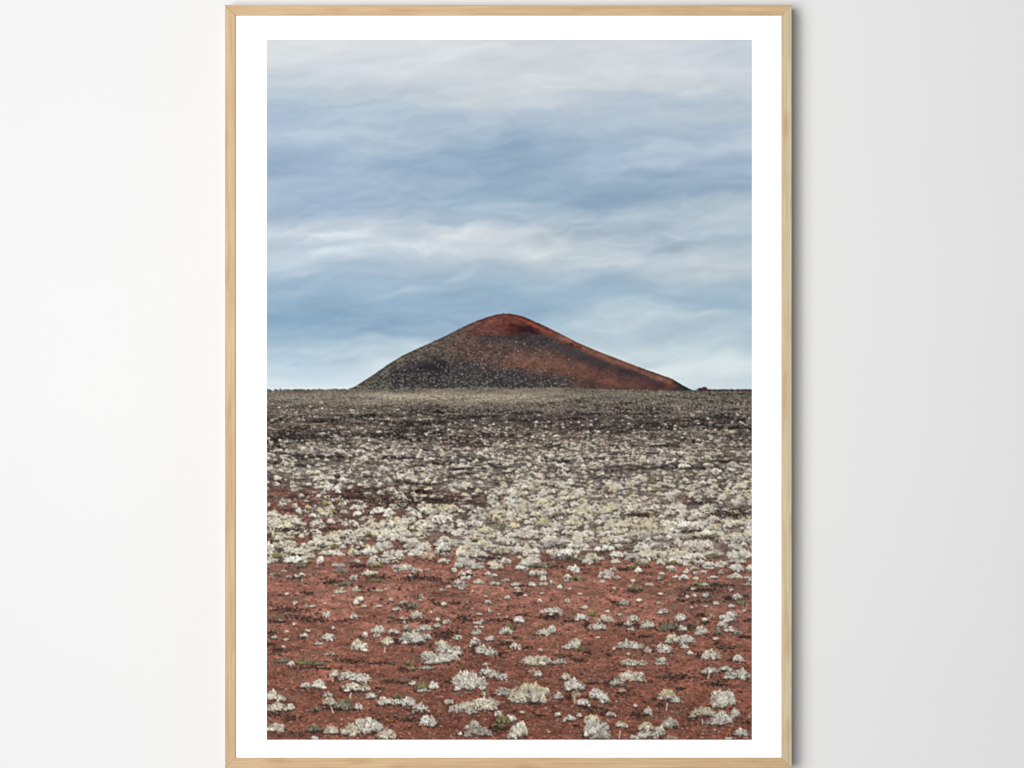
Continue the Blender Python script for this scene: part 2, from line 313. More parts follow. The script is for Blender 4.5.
# ---- plants and stones one can tell apart in the print: kind x y w h
NEAR = '''
s 286 593.7 6 3;d 280 595.4 5 2.5;d 306 592.4 14 3;s 296 602.7 5 4;s 313 606 7 3;s 325.5 603 4 2.5;s 334 595.4 3 2;p 358 599 5 5;p 356 602.5 6 5;
d 288 610 30 7;d 300 617 26 5;d 278 621 18 6;v 317.7 612 5 3;p 326.5 613.5 8 8;d 316 620.5 30 5;p 354 616 8 7;d 348 618.6 6 2.5;d 362 618.3 5 2;d 340 621 8 3;
s 294.3 624 5 3;u 280.6 619.3 8 5;s 287.4 631 4 3;s 308.4 630.5 5 3;d 303 638 9 3;p 304.5 635 9 4;p 328.5 637 14 8;g 333.3 628 4 4;p 318.7 643.2 8 4;
c 359.7 645 17 12;t 331.4 653.5 14 4;d 271 633 9 5;d 270 644 10 6;d 280 650 18 5;p 274.7 637 6 4;y 286.5 639 6 3;s 284 646.6 5 2.5;u 283.5 660 16 6;v 303 661.8 26 5;u 318 663.5 18 4;w 291 663.5 8 5;d 349 660.8 30 5;
p 361 599 6 5;s 364.4 606 6 3;s 378.5 606 7 3;s 390.8 599.3 5 4;d 381.5 599.3 5 3;d 419 596 6 3;s 420 599.8 4 2;d 432 600 7 3;p 396.6 608.8 9 4;
d 407.5 606.5 10 8;u 411 605.5 9 8;v 413.5 604 5 4;d 409 620 30 4;t 403 617.8 12 3.5;c 417 614.5 15 8;u 391 616.4 7 4;d 373 616 7 2;p 444 603.7 6 4;d 438 603.6 6 4;d 456 602.7 11 4;
s 431 612 4 2.5;p 438 619.3 5 4;p 447 621.7 9 5;d 428 621.6 12 5;p 404 622 4 4;g 407 627.5 9 6;p 424.5 627.6 17 7;p 437 625 8 5;d 417 643.5 32 4;p 426.4 637 12 9;p 412.7 636 27 15;
p 378 629 15 9;p 393.7 631.5 12 6.5;p 377 635 7 5;p 365 634.4 6 6;d 394 641 10 7;y 388 640.5 14 9;d 446 634 25 10;p 456.7 637 8 5;y 441 643 15 7;p 445 648 20 9;
p 454.5 650.5 17 12;c 427 654 13 8;p 441 657 38 11;p 431 662 13 5;v 409 662.8 10 5;d 379.5 663 30 3.5;
d 518.5 594 9 4;s 525 595 4 3;y 519 591 6 2;p 507.7 597.3 6 4;p 487.7 602.2 7 4;s 485 596 4 2;p 539 600.7 6 3.5;s 542 593.4 4 2.5;s 473 591 3 2;d 458 603 6 3;p 490 610.5 5 4;s 479 614 6 3;s 473 608.5 3 2;s 498 614 3 2.5;s 507 617 3 3;
d 508 620 38 3.5;d 522 615 13 2.5;w 518.5 619 12 7;p 549 610.5 18 6;p 555 610.5 15 9;d 546 617.5 16 6;p 477 622.7 8 4;p 482 621 5 3;s 476 627 4 2.5;s 481 627 4 2.5;d 465 619 16 9;
v 510 626 9 5;d 513.5 629 6 4;p 506 630 14 8;p 543 632 15 8;p 551.7 629 9 8;d 516.5 637.4 9 3.5;p 490 638 10 6;g 476 632 11 7;p 458 637 9 6;d 474 648 8 12;p 475.5 641.8 12 10;p 481.4 648.6 14 10;p 491 651.5 14 9;d 501 653.5 13 5;d 508 644 20 5;
p 515.5 645.7 12 8;d 527 647.6 9 5;t 507 640 12 2;s 540 649.6 5 4;c 536 660 32 11;t 526 660.5 9 8;y 486 664 8 3;
p 567.6 600.7 5 5;s 580 593.7 4 3;p 584 607 7 4;d 635 591 12 3;d 614.5 603 7 4;g 624 602.7 11 5;y 639 600 7 3.5;v 592 613.4 9 6;d 568 621 18 5;w 581 616.6 15 7;d 587 625 9 8;c 604.7 618.5 18 9;p 597 626 18 8;d 619 624 11 6;s 606.6 611 6 3;p 620 614.4 6 3;
d 637 625 9 7;w 633 617.8 13 7;p 628 623 9 6;p 631 629 8 4.5;p 646.7 624 15 9;d 645 636 12 4;p 552 629 7 8;d 563 656 14 4;p 566 646.6 9 5;y 576 641 14 7;p 573 645 14 8;v 580 648.6 9 6;d 589 652.5 7 4;d 607.6 654 6 3;
p 630 644.7 28 8;w 626 640 3 6;s 614 648.6 4 4;s 628 654 4 3;s 598 637.4 6 2;p 647.7 649.6 9 6;g 558 661.3 17 6;d 579 660.3 15 5;c 633 662 28 7;
p 705.8 595 6 6;s 659.4 594 5 3;p 659 602.7 6 3;s 686.7 596.8 4 4;d 680 600 12 3;d 728 598.8 9 5;w 737 596 10 5;d 745 596 8 4;v 740 602.2 10 6;p 716 603.2 6 4;p 731 606 6 4;s 744 611 4 3;s 691 607.6 4 3;s 705 606 4 3;d 700 602 24 4;
p 662.3 611 11 6;p 680 617 13 8;d 699 615.4 16 5;t 711.6 616.4 8 6;p 704 619.3 6 4;d 705 623 9 4;w 731 613.5 12 6;w 727 617.5 17 9;w 722.4 624 10 7;u 717.5 631 9 10;p 730 629.5 16 6;g 738 632.5 9 4;d 747.8 619.8 8 5;d 744 637 14 3;
u 669 627 22 9;d 667.7 626 22 9;p 682.3 628 9 6;d 691 627 9 8;v 691 624 5 3;p 701 630.5 14 10;c 674 638 18 10;p 686 639 17 11;p 663.8 647.6 17 11;p 684.3 646 8 5;d 727 648.5 24 5;d 717 643 8 5;s 715.5 638.8 5 3;d 700 655 12 7;c 710.5 654 20 11;d 732 660 9 4;w 738 658 12 8;
p 689.7 652.5 6 4;p 661 659 10 6;p 661 663 12 4;
d 313 668 50 4;w 306 685 10 7;w 319 683.6 15 10;c 334 673 10 8;p 352 675.5 27 10;p 364 677.7 16 11;d 352 692 18 4;c 354 686.5 24 9;c 365 687.5 12 9;
c 273 694.5 15 11;p 281.6 698 9 8;d 277 714 20 5;d 291 718 17 7;c 277 706.5 22 10;p 290.4 706.5 10 8;g 328.5 694.3 11 6;d 332 708 16 6;d 346 708 22 8;u 344 705 20 10;v 345 700.5 16 4;y 329.4 701 14 9;p 358.7 706 9 8;u 315.3 709 9 5;
d 293.3 733.4 13 4;c 274.7 727 24 9;d 317.7 731 20 9;u 315 728 16 8;c 331.4 729 16 10;w 314.8 737.8 8 5;d 362 730 10 7;c 351 729.5 20 13;c 361.7 721.7 14 9;
d 406 669 13 6;v 411 668 7 4;g 427 667.5 16 4;p 412.7 682.6 8 5;v 421.5 685.6 13 8;w 434 685 11 9;p 423 690 12 4;d 393 681.6 15 5;d 380.5 688 9 3;d 405 683 9 3;d 415.7 677.7 9 4;p 371.7 694.8 12 7;
p 386.4 701 18 9;v 397.6 696.3 9 6;p 399 702 14 7;p 408 700.5 16 11;d 410 709 10 6;p 420.5 707.5 17 12;d 412.7 719.7 14 5;w 428.4 720.5 18 12;d 387 719 24 9;o 390 720 14 5;d 366 732 26 6;p 368.8 724.6 30 17;c 387 733.5 20 12;
d 449 681.6 11 6;c 448.9 701.7 10 6;p 455.7 708 14 9;
c 459.5 677 14 14;p 469.6 679.7 36 21;p 486 671 13 9;g 494 673.5 16 9;p 502 676.5 12 8;t 532 670.5 10 5;p 538 673.5 10 6;g 503.8 691.4 20 9;d 531 703 18 6;y 529 692 43 22;c 516 696 16 10;t 485 693.4 8 5;
c 476 704 44 12;p 488 701 22 12;p 471 711 12 6;d 494 709 14 5;w 498 713 8 7;v 502 719 15 9;w 510.7 717.8 11 9;v 498 725.6 15 5;d 498 730 22 9;c 519 729 19 17;w 513 735 12 9;
g 478.4 730 27 13;p 474.5 723 9 8;c 468.5 727 9 5;w 460 733.4 5 4;d 538 714.8 11 6;s 522 712 5 2.5;
c 565.6 676 10 8;p 574 684 21 14;t 576.4 693.4 10 8;p 558.3 695.3 10 8;d 568.6 698 10 6;d 590 708 24 8;w 598 693.5 18 12;w 583 702 14 8;w 604 699 10 8;d 602.7 714 9 6;p 610.5 714 10 5;d 594 683.6 22 3.5;
d 613 682 17 9;g 616 682 14 8;c 631 675.5 28 11;d 643.8 681.6 16 5;d 621 693 14 8;t 622 690 8 5;p 557.8 714 7 5;w 569.5 717.8 12 6;p 579 715 6 5;d 575 726 8 5;d 588 735 14 7;
Y 592 719 17 10;p 597 726 26 20;g 600 735 22 8;y 621 724 13 7;s 636 705.6 6 4;d 635 715 15 8;p 647.7 711 9 10;
y 645.7 726 16 9;p 644.7 734 18 10;p 633 737 8 5;d 636 733 8 5;
d 674.5 677.7 36 7;d 678.4 688.5 11 4;d 660 705 9 7;p 675.5 699.5 9 6;Y 667.3 694.5 20 10;p 709.7 670 18 7;d 705 674 9 5;d 724 671.4 10 5;p 737 673.5 26 12;p 725 668 14 5;d 715.5 683.6 21 8;v 714.5 681 4 4;
d 745 722 12 4;d 716 706 14 5;p 723 698 26 19;Y 716 693 12 5;p 735 713 10 12;d 692 718 12 5;y 703 711.5 26 11;p 722.4 717 24 13;g 716 721.5 24 6;g 669.6 722.5 18 12;p 658 731.5 14 14;t 670.6 737.5 14 5;
p 741 732 15 9;t 749.7 715.8 5 6;p 728 738 8 3
'''
TRUNKS = [(385,652,5,0),(333.5,713,7,-.35),(350,698,6,.25),(666,710.5,8,.12),(619,738,8,.12),(574.5,703,7,0),(707.5,678,5,.3),(333,681,4,0),(702,724,5,0)]
MID = '''
p 273 514 12 6;p 295 505.6 7 6;t 308.5 507 9 6;v 325.7 503 8 6;p 356 507 14 6;p 288 501 10 2;w 379 510 18 8;p 388 514 12 7;w 358 513.4 10 6;p 313 515 10 5;p 317 522 17 7;p 331 520 10 8;p 347.6 534 18 11;p 336 538 12 8;p 318 542 22 8;p 352 542 8 5;
d 290 530 36 6;d 330 529 18 4;u 323 545 8 6;c 300 551 28 8;w 296 559.5 24 8;v 309 561 7 4;p 320 560 8 9;v 278 555 14 6;p 333 552.5 24 7;p 343 547 8 5;w 370 551 18 8;d 359 548 9 6;v 380 552 6 4;p 389 536 25 10;v 369 535 9 5;p 393 555 26 11;d 395 563 6 3;
y 418 534 14 6;p 414 552 22 8;p 422 548 18 7;u 342 570 15 5;d 360 566 18 5;v 376 565 12 5;v 276.5 573.5 7 5;d 296 578 16 5;d 332 582 20 7;u 346 583 14 5;d 375 578 26 5;v 377 580 12 4;d 361 587 6 4;d 372 589 12 3;d 415 578 32 5;w 400 570 4 2.5;w 357.8 600 8 7;u 414 605 10 6;
d 395 502 60 10;d 350 498 40 6;d 440 500 40 8;v 340 500 8 5;
Y 543.5 522.5 16 9;Y 514.6 525 12 6;y 508 518 16 7;y 536 514 14 6;y 570 522 15 6;y 572 497 14 6;p 441 519 20 10;p 475 523 22 8;p 460 532 24 8;y 486 530 14 8;p 548 531 20 8;w 443 548 16 10;y 442 545 10 5;p 460 553 12 9;p 478 553 14 8;p 510 541 18 9;p 518 549 14 8;v 475 540 7 4;u 500 552 14 6;w 564 552 20 9;p 536 552 12 4;p 572 545 14 6;
p 495 546 10 5;d 488 558 30 5;p 444 561 14 5;v 444 562 6 4;w 521 567.5 12 5;w 523.5 564 5 4;u 539.6 564.5 24 6;d 556 567 12 4;w 574 569 14 9;c 567 576 10 5;v 577 578 14 5;p 454 570 6 5;p 488 573 8 4;p 494 575 8 3;p 532 573 6 6;p 543 578 8 7;
d 434 579 16 5;p 458 582 10 5;d 446 583 10 3;y 476 582 7 4;d 468 575 12 4;p 495 583 12 4;p 505 580 8 4;p 516 584 10 4;p 532 584 8 5;d 522 586 12 3;p 552 582 6 5;v 451 578 6 3;d 519 593 9 5;y 518 591 7 2.5;p 444 604 6 4;s 473 591 3 2;p 560 587 6 4;
Y 612 508 14 6;y 604 510 18 8;y 622 524 18 8;y 648 526 14 6;y 660 532 16 6;y 618 532 12 6;y 717 527 13 7;p 727 525 10 6;c 736 523 14 6;y 724 538 12 6;w 683 524 14 10;p 698 527 12 6;w 608 548 14 9;p 598 549 9 6;w 616 554 16 6;p 634 556 20 7;c 660 554 14 8;p 690 556 18 7;p 700 562 12 6;p 708 564 14 5;v 673 562 9 5;
d 730 514 44 8;d 640 515 28 6;p 714 519 10 6;d 690 531 22 4;
w 736 568 14 9;v 634 566 9 4;d 625 569 14 5;w 638 570 9 6;p 613 569 7 4;p 670 567 10 5;d 648 567 12 2;s 602 573 6 3;s 607 577 8 3;p 684 577 12 6;v 697 583 12 5;p 704 584 8 4;p 685 572 6 3;p 695 573 5 4;p 720 572 7 5;p 713 577 12 4;p 750 579 8 5;p 660 578 7 5;c 649 584 10 4;v 637 588 12 6;d 634 590 12 4;
s 660 594 5 3;p 623 602 12 5;d 613 602 7 4;y 639 600 7 4;p 705 595 6 5;d 684 595 12 5;p 737 597 9 5;v 740 602 9 5;d 728 598 9 5;s 715 603 5 3;s 693 589 5 3;d 700 590 40 6;d 715 585 30 4;s 731 590 4 3
'''
def draw_list(img, txt, sc=1.):
    L = []
    for t in txt.replace('\n', '').split(';'):
        t = t.split()
        if len(t) == 5: L.append((t[0],)+tuple(float(v) for v in t[1:]))
    rank = {'d': 0, 'o': 1}
    L.sort(key=lambda t: (t[2]+t[4]*.5)-(6 if t[0] == 'd' else 0))
    for k, x, y, w, h in L:
        if k == 'd': dark(img, x, y, w, h)
        elif k == 'o': dark(img, x, y, w, h, (150,92,48))
        elif k == 's': stone(img, x, y, w, h)
        else:
            bush(img, x, y, w*1.05, h*.97, k, leaf=float(np.clip((y-470)/210, .55, 1.1)))

def paint_print():
    sky = paint_sky()
    # hill
    f = field(HILL_COL, PH, PW, 1.6, 1., 2.6, 2)
    hill = f[..., :3].copy(); dens = np.clip(f[..., 3], 0, 1)
    # lava grit runs down the slopes in bands
    hn = noise(PH, PW, 5, 12, 3, .65)
    for pts, wd, col, a in (([(484,336),(505,337.5),(530,336.5),(548,339),(562,345),(582,355),(604,364),(630,373),(660,385)], 3.0, (60,50,52), .75),
                            ([(540,340),(556,348),(575,355),(600,364)], 3.2, (56,54,58), .6),
                            ([(562,337),(585,347.5),(610,358),(640,370.5),(668,382)], 3.0, (132,88,72), .75),
                            ([(505,366),(530,365),(560,369),(600,379),(630,387)], 3.5, (116,74,58), .6),
                            ([(500,355),(520,354),(545,357)], 2.5, (108,74,62), .5),
                            ([(418,371),(430,366),(444,364)], 3.2, (36,34,38), .8), ([(395,374),(410,370),(425,372)], 2.5, (46,44,46), .6), ([(478,371),(500,374),(530,378),(560,383)], 3.0, (60,55,58), .6),
                            ([(519,331.5),(527,329.6),(534,331)], 1.5, (40,20,24), .9), ([(512,325.5),(522,328.8),(532,327.5)], 1.6, (50,20,24), .9), ([(515,332.5),(526,331),(537,333.5)], .9, (36,20,24), .85), ([(519,318.4),(530,323),(540,328.5),(552,334.5)], 1.7, (140,64,50), .8), ([(505,330.5),(516,328),(522,324)], 1.2, (84,36,32), .6), ([(476,333),(492,335),(508,334.5)], 1.2, (112,54,44), .5), ([(508,329),(518,331.5)], 1.2, (78,34,32), .6),
                            ([(571,344),(577,347.5)], 1.2, (58,28,28), .8), ([(676,382.5),(688,389)], 1.6, (44,42,48), .9), ([(496,321),(520,321)], 3., (118,66,54), .5)):
        P = np.array(pts); px = np.linspace(P[0, 0], P[-1, 0], 60); py = np.interp(px, P[:, 0], P[:, 1])
        dy = np.abs(YY-np.interp(XX, px, py)-hn*.55); ex = np.clip(np.minimum(XX-P[0, 0], P[-1, 0]-XX)/6+1, 0, 1)
        m = np.exp(-(dy/wd)**4)*ex*a
        hill += m[..., None]*(np.array(col, float)-hill)
        k = np.exp(-(dy/wd)**2)*ex
        dens *= (1-.6*k*(sum(col) > 260))
    smooth = np.interp(XX-(YY-330)*.6, [470, 520, 560], [1., .7, .45])
    hill *= (1+.10*smooth*noise(PH, PW, 3, 5, 3, .7)+.06*noise(PH, PW, 14, 20, 3))[..., None]
    hm = inside(HILL)
    edge = np.interp(XX, [q[0] for q in HILL], [q[1] for q in HILL])
    rim = np.exp(-((YY-edge-1.0)/1.0)**2)
    hill *= (1-.16*rim)[..., None]
    for k in range(21000):
        x, y = rng.uniform(345, 692), rng.uniform(314, 391)
        iy, ix = int((y-PY0)*SS), int((x-PX0)*SS)
        if hm[iy, ix] and rng.random() < dens[iy, ix]*np.interp(x-(y-330)*.8, [455, 500], [.95, .62]):
            s = .38+.0085*(y-320)*rng.uniform(.4, 1.)
            dk = rng.random() < .42
            c = np.array((36,34,36)) if dk else np.array((150,143,130))*rng.uniform(.62, 1.15)
            dab(hill, x, y, s*rng.uniform(.7, 1.2), s*rng.uniform(.5, .85), c, .8)
        elif hm[iy, ix] and rng.random() < .10:
            dab(hill, x, y, .8, .5, hill[iy, ix]*rng.uniform(.65, 1.3), .6)
    for x, y in ((503,369),(483,368),(524,344),(516,342),(518,351),(535,353)):
        dab(hill, x, y, .9, .6, (176,168,154), .8)
    # plain
    A = plain_maps(); pl = A[..., :3].copy(); dens = np.clip(A[..., 3], 0, 1)
    fs = np.interp(YY, [388, 430, 520, 600, 740], [.5, .7, 1., 1., 1.])
    pl *= (1+.085*noise(PH, PW, 2.2, 4, 2, .7)*fs+.07*noise(PH, PW, 5, 16, 3, .6)+.05*noise(PH, PW, 30, 80, 3))[..., None]
    tint = noise(PH, PW, 10, 34, 4, .6)
    band = np.exp(-((YY-397.5)/4.5)**2)*np.interp(XX, [270, 350, 390, 480, 540, 600], [.25, .4, 1, 1, .6, .1])
    pl += (band*(.62+.35*noise(PH, PW, 2, 4, 2)))[..., None]*(np.array((186,175,152.))-pl)
    pl += (np.clip(tint-.4, 0, 2)*np.interp(YY, [480, 560, 740], [2, 7, 5]))[..., None]*np.array((-1.5,-.9,-.6))
    top = np.interp(XX, [267,350,400,480,560,640,690,751], [389.8,389,388.6,387.6,388,390,391.3,391])+noise(PH, PW, 4, 5, 2)*.35+np.interp(XX, [360, 385, 560, 600], [0, 1, 1, 0])*noise(PH, PW, 3, 9, 3, .7)*.8
    pm = YY > top
    pl += (np.clip(noise(PH, PW, 9, 30, 4, .65)-.35, 0, 1.6)*np.interp(YY, [540, 600, 740], [.2, .55, .45]))[..., None]*(np.array((116,88,74.))-pl)
    # tiny grit, dark and pale, over the red soil
    for k in range(7500):
        y = 560+182*rng.random()**.8; x = rng.uniform(266, 752)
        q = rng.random(); s = np.interp(y, [560, 740], [.45, .8])
        c = (62,44,38) if q < .46 else (104,66,56) if q < .64 else (182,122,102) if q < .84 else (200,174,154)
        dab(pl, x, y, s*rng.uniform(.7, 1.6), s*rng.uniform(.5, .8), np.array(c)*rng.uniform(.8, 1.2), .7)
    for k in range(170):
        y = 572+166*rng.random(); s = np.interp(y, [570, 740], [1.6, 2.6])*rng.lognormal(0, .3)
        stone(pl, rng.uniform(268, 751), y, s, s*.5, np.array((190,166,150))*rng.uniform(.7, 1.1))
    soft = noise(PH, PW, 4, 18, 3, .6)
    pl += (np.clip(soft-.5, 0, 2)*np.interp(YY, [560, 600, 740], [0, 5, 8]))[..., None]*np.array((1.2,1.,.95))
    for k in range(650):
        y = 566+173*rng.random()**.9; s = np.interp(y, [566, 740], [.7, 1.35])*rng.lognormal(0, .3)
        x = rng.uniform(268, 751); c = np.array((60,46,42.))*rng.uniform(.6, 1.5)
        dab(pl, x, y, s, s*.55, c, .8); dab(pl, x-.2, y-s*.3, s*.6, s*.25, c*1.7, .5)
    # dark litter gathers in drifts
    dr = noise(PH, PW, 7, 26, 4, .6)
    for k in range(7000):
        y = rng.uniform(560, 739); x = rng.uniform(267.5, 751)
        if dr[min(int((y-PY0)*SS), PH-1), min(int((x-PX0)*SS), PW-1)] > np.interp(y, [560, 600, 640, 740], [.75, .85, 1.25, 1.6]):
            dab(pl, x, y, rng.uniform(.6, 1.6), rng.uniform(.4, .8), (64+rng.uniform(-22,18),44+rng.uniform(-12,10),40), .75)
    fy = np.interp(YY, [388, 395, 440, 500, 560], [.5, 1, 1, .8, 0])
    st = noise(PH, PW, 5, 46, 4, .62)
    pl *= (1+.20*np.clip(st, -2.2, 1.6)*fy)[..., None]
    dens *= (1+.30*np.clip(st, -2, 2)*fy)
    for x, y, wd, hh in ((294,437,60,4),(280,433,30,3),(365,436,50,3),(440,437,60,2.5),(500,432,60,2),(700,421,90,1.6),(655,413,60,1.2),(540,420,60,2),(600,428,80,3),(440,462,24,4),(490,466,26,4),(275,464,14,5),(395,458,40,3),
                         (560,462,40,3),(690,468,60,3),(740,447,16,3),(730,462,36,3),(650,446,40,3),(610,470,50,3),(350,477,40,2)):
        n = int(wd*hh*.9)
        for k in range(n):
            q, v = rng.uniform(-1, 1), rng.normal(0, .5)
            dab(pl, x+q*wd*.5, y+v*hh*.6*(1.1-q*q), rng.uniform(.6, 1.8), rng.uniform(.3, .7), np.array((46,40,40.))*rng.uniform(.7, 1.4), .8)
            dens[min(max(int((y+v*hh*.6-PY0)*SS), 0), PH-1), max(0, int((x+q*wd*.5-PX0)*SS)-6):int((x+q*wd*.5-PX0)*SS)+6] *= .45
    for x, y, wd, hh in ((300,397,60,5),(330,404,90,4),(420,404,120,3),(500,401,90,4),(560,395,80,4),(640,394,90,3),(710,396,80,3),(290,414,50,3),(345,413,60,2.5),(400,419,70,2),(470,414,80,2),(560,409,70,2),
                         (700,406,90,3.5),(720,412,80,3),(660,416,60,1.8),(620,412,50,2),(300,424,50,2.5),(370,428,60,3),(450,427,60,2),(520,432,70,3),(600,436,80,2.5),(680,432,80,3),(735,425,40,2.5)):
        for k in range(int(wd*hh*.85)):
            q, v = rng.uniform(-1, 1), rng.normal(0, .5)
            dab(pl, x+q*wd*.5, y+v*hh*.6*(1.1-q*q), rng.uniform(.4, 1.1)*np.interp(y, [395, 430], [.8, 1.2]), rng.uniform(.25, .5)*np.interp(y, [395, 430], [.8, 1.2]), np.array((172,163,146.))*rng.uniform(.66, 1.1), .75)
    for k in range(5200):
        y = 387.5+26*rng.random()**1.2; x = rng.uniform(266, 752)
        s = np.interp(y, [388, 414], [.42, .8])
        q = rng.random(); c = (194,187,168) if q < .56 else (56,50,48) if q < .78 else (134,124,106)
        if rng.random() < np.interp(y, [396, 414], [1, .45]): dab(pl, x, y, s*rng.uniform(.7, 1.6), s*rng.uniform(.5, .8), np.array(c)*rng.uniform(.75, 1.12), .75)
    # far and middle bushes, back to front
    marks = []
    y = 388.
    while y < 606:
        sz = .55+.062*(y-386)**.98
        row = 490/(sz*.95)
        for k in range(rng.poisson(row*np.interp(y, [400, 440, 555, 570], [1.15, 1.3, 1.15, 1.1]))):
            marks.append((y+rng.uniform(-.5, .5)*sz*.5, rng.uniform(264, 754), sz))
        y += max(.55, sz*.30)
    marks.sort()
    veil = np.clip((dens-.24)*1.35, 0, .78)*np.clip(.85+.28*noise(PH, PW, 2.6, 7, 3, .7), .2, 1.2)*np.interp(YY, [395, 430, 470, 545, 566], [.25, .5, .95, .8, 0])*(1-np.clip((YY-484)/14, 0, 1)*np.interp(XX, [267, 340, 470], [.95, .8, .0]))
    pl += np.clip(veil, 0, .85)[..., None]*(np.array((172,163,153.))-pl)
    clump = noise(PH, PW, 3, 8, 3, .7)*.6; cl2 = noise(PH, PW, 16, 90, 4, .65)*np.interp(YY, [388, 450, 540, 600], [.5, 1., 1., .5])
    pl *= (1-.16*np.clip(-cl2, 0, 2)*np.interp(YY, [400, 450, 520, 570], [.6, 1, 1, 0]))[..., None]; cl2 = cl2*.75+clump
    for y, x, sz in marks:
        iy = int(np.clip((y-PY0)*SS, 0, PH-1)); ix = int(np.clip((x-PX0)*SS, 0, PW-1))
        d = dens[iy, ix]
        if rng.random() < np.interp(y, [390, 420, 450, 500, 555, 560], [.05, .10, .25, .55, .6, 0]):              # dull stems and grit between the bushes
            c = np.array((124,113,103.))*rng.uniform(.5, 1.25)+np.array((5,-2,-4))*rng.normal(0, .6)
            for q in range(3):
                dab(pl, x+rng.normal(0, .6)*sz*1.5, y+rng.normal(0, .4)*sz, rng.uniform(.25, .5)*min(sz, 4), rng.uniform(.15, .28)*min(sz, 4), c*rng.uniform(.85, 1.15), .7)
        if rng.random() > d*.92*(1+.42*cl2[iy, ix]): continue
        w = sz*rng.lognormal(0, .32)*1.08*np.interp(y, [400, 430, 480, 510, 555, 575], [.9, .84, .95, 1.2, 1.15, .6]); h = w*rng.uniform(.36, .52)*np.interp(y, [400, 500], [.85, 1.])
        far = np.clip((y-388)/90, 0, 1)
        if w < 3.4:
            c = np.array((164,155,138))*(1-far)+np.array((195,189,176))*far
            c = c*rng.uniform(.70, 1.08)*np.interp(y, [400, 412, 434, 444], [1, .8, .82, 1])+np.array((6,2,-12))*(rng.random() < .18)
            dab(pl, x-.1*w, y+h*.42, w*.55, h*.40, (64,56,53), .6)
            for q in range(1 if w < 1.6 else 3):
                dab(pl, x+rng.uniform(-.3, .3)*w, y+rng.uniform(-.28, .12)*h, w*rng.uniform(.20, .36), h*rng.uniform(.24, .4), c*rng.uniform(.85, 1.08), .9)
        else:
            k = rng.random()
            if 490 < y < 562 and rng.random() < .06: k = .85
            c9 = 0; kind = 'p' if k < .38 else 'c' if k < .64 else 'g' if k < .80 else 'y' if k < .90 else 'w' if k < .92 else 't' if k < .93 else 'u' if k < .955 else 'p' if k < .97 else 'u' if k < .99 else 'v'
            bush(pl, x, y, w, h*1.1, kind, .55, leaf=float(np.clip(.36+w*.035, .45, .9)), grit=float(np.interp(w, [4, 14], [.5, .72])))
    pl += (band*np.clip(.34+.22*noise(PH, PW, 2, 4, 2), 0, .7))[..., None]*(np.array((196,184,160.))-pl)
    draw_list(pl, MID); draw_list(pl, NEAR)
    # dry twigs and grit caught round the feet of the shrubs
    for t in NEAR.replace('\n', '').split(';'):
        t = t.split()
        if len(t) == 5 and t[0] in 'pcgwty' and float(t[3]) > 8:
            x, y, w, h = [float(v) for v in t[1:]]
            for k in range(int(w*.7)):
                q = rng.normal(0, .62); c = (58,44,38) if rng.random() < .65 else (168,140,122)
                dab(pl, x+q*w, y+h*.5+abs(rng.normal(0, .16))*h+rng.uniform(-.1, .1)*h*(abs(q) > .5), rng.uniform(.4, 1.3), rng.uniform(.3, .6), np.array(c)*rng.uniform(.7, 1.25), .75)
    for t in TRUNKS: trunk(pl, *t)
    # put together
    img = sky
    lum = hill.mean(2, keepdims=True); hill = lum+(hill-lum)*np.array((.97,.95,.95))
    img = np.where(hm[..., None], hill, img)
    # far flat horizon on the right with a dark rock
    fm = (YY > 390.3) & (XX > 680); img[fm] = (60,54,56)
    dab(img, 702, 390, 5.5, 1.7, (66,40,40)); dab(img, 704, 388.3, 2.6, 1.2, (72,40,38)); dab(img, 699.5, 389, 1.6, 1., (66,40,40)); dab(img, 693, 391, 6, .9, (84,92,102), .9)
    for x in np.arange(706, 752, 1.3): dab(img, x, 390.4+rng.uniform(-.4, .3), 1.5, rng.uniform(.5, 1.1), (58+rng.uniform(-10,14),54,48), .8)
    img = np.where(pm[..., None], pl, img)
    img = np.clip(img, 4, 250)
    b = blur(img, .85)
    img = np.clip(b+(b-blur(b, 2.6))*.42, 4, 250)          # the print was sharpened
    region = np.zeros((PH, PW), np.int8); region[hm] = 1; region[pm | fm] = 2
    return img, region
# ---------------------------------------------------------------- the scene
import bpy, bmesh, math
from mathutils import Vector
scene = bpy.context.scene
COL = scene.collection
MM = .001
ZC = 1.5                                    # height of the picture's middle above the floor
def wx(px): return (px-512)*MM
def wz(py): return ZC+(384-py)*MM
FRONT, SHEET = -.0240, -.0210               # frame face and print sheet, in front of the wall at y = 0

def link(name, me, mat=None, parent=None):
    o = bpy.data.objects.new(name, me); COL.objects.link(o)
    if mat: me.materials.append(mat)
    if parent: o.parent = parent
    return o
def material(name):
    m = bpy.data.materials.new(name); m.use_nodes = True
    nt = m.node_tree; b = nt.nodes['Principled BSDF']
    return m, nt, b, (lambda t, **k: node(nt, t, **k))
def node(nt, t, **k):
    n = nt.nodes.new(t)
    for a, v in k.items():
        if a in n.inputs: n.inputs[a].default_value = v
        else: setattr(n, a, v)
    return n
def ramp(nt, stops):
    n = nt.nodes.new('ShaderNodeValToRGB'); e = n.color_ramp.elements
    while len(e) < len(stops): e.new(.5)
    for q, (p, c) in zip(e, stops): q.position = p; q.color = (*c, 1)
    return n
def lin(c): return tuple((v/255/12.92 if v/255 <= .04045 else ((v/255+.055)/1.055)**2.4) for v in c)

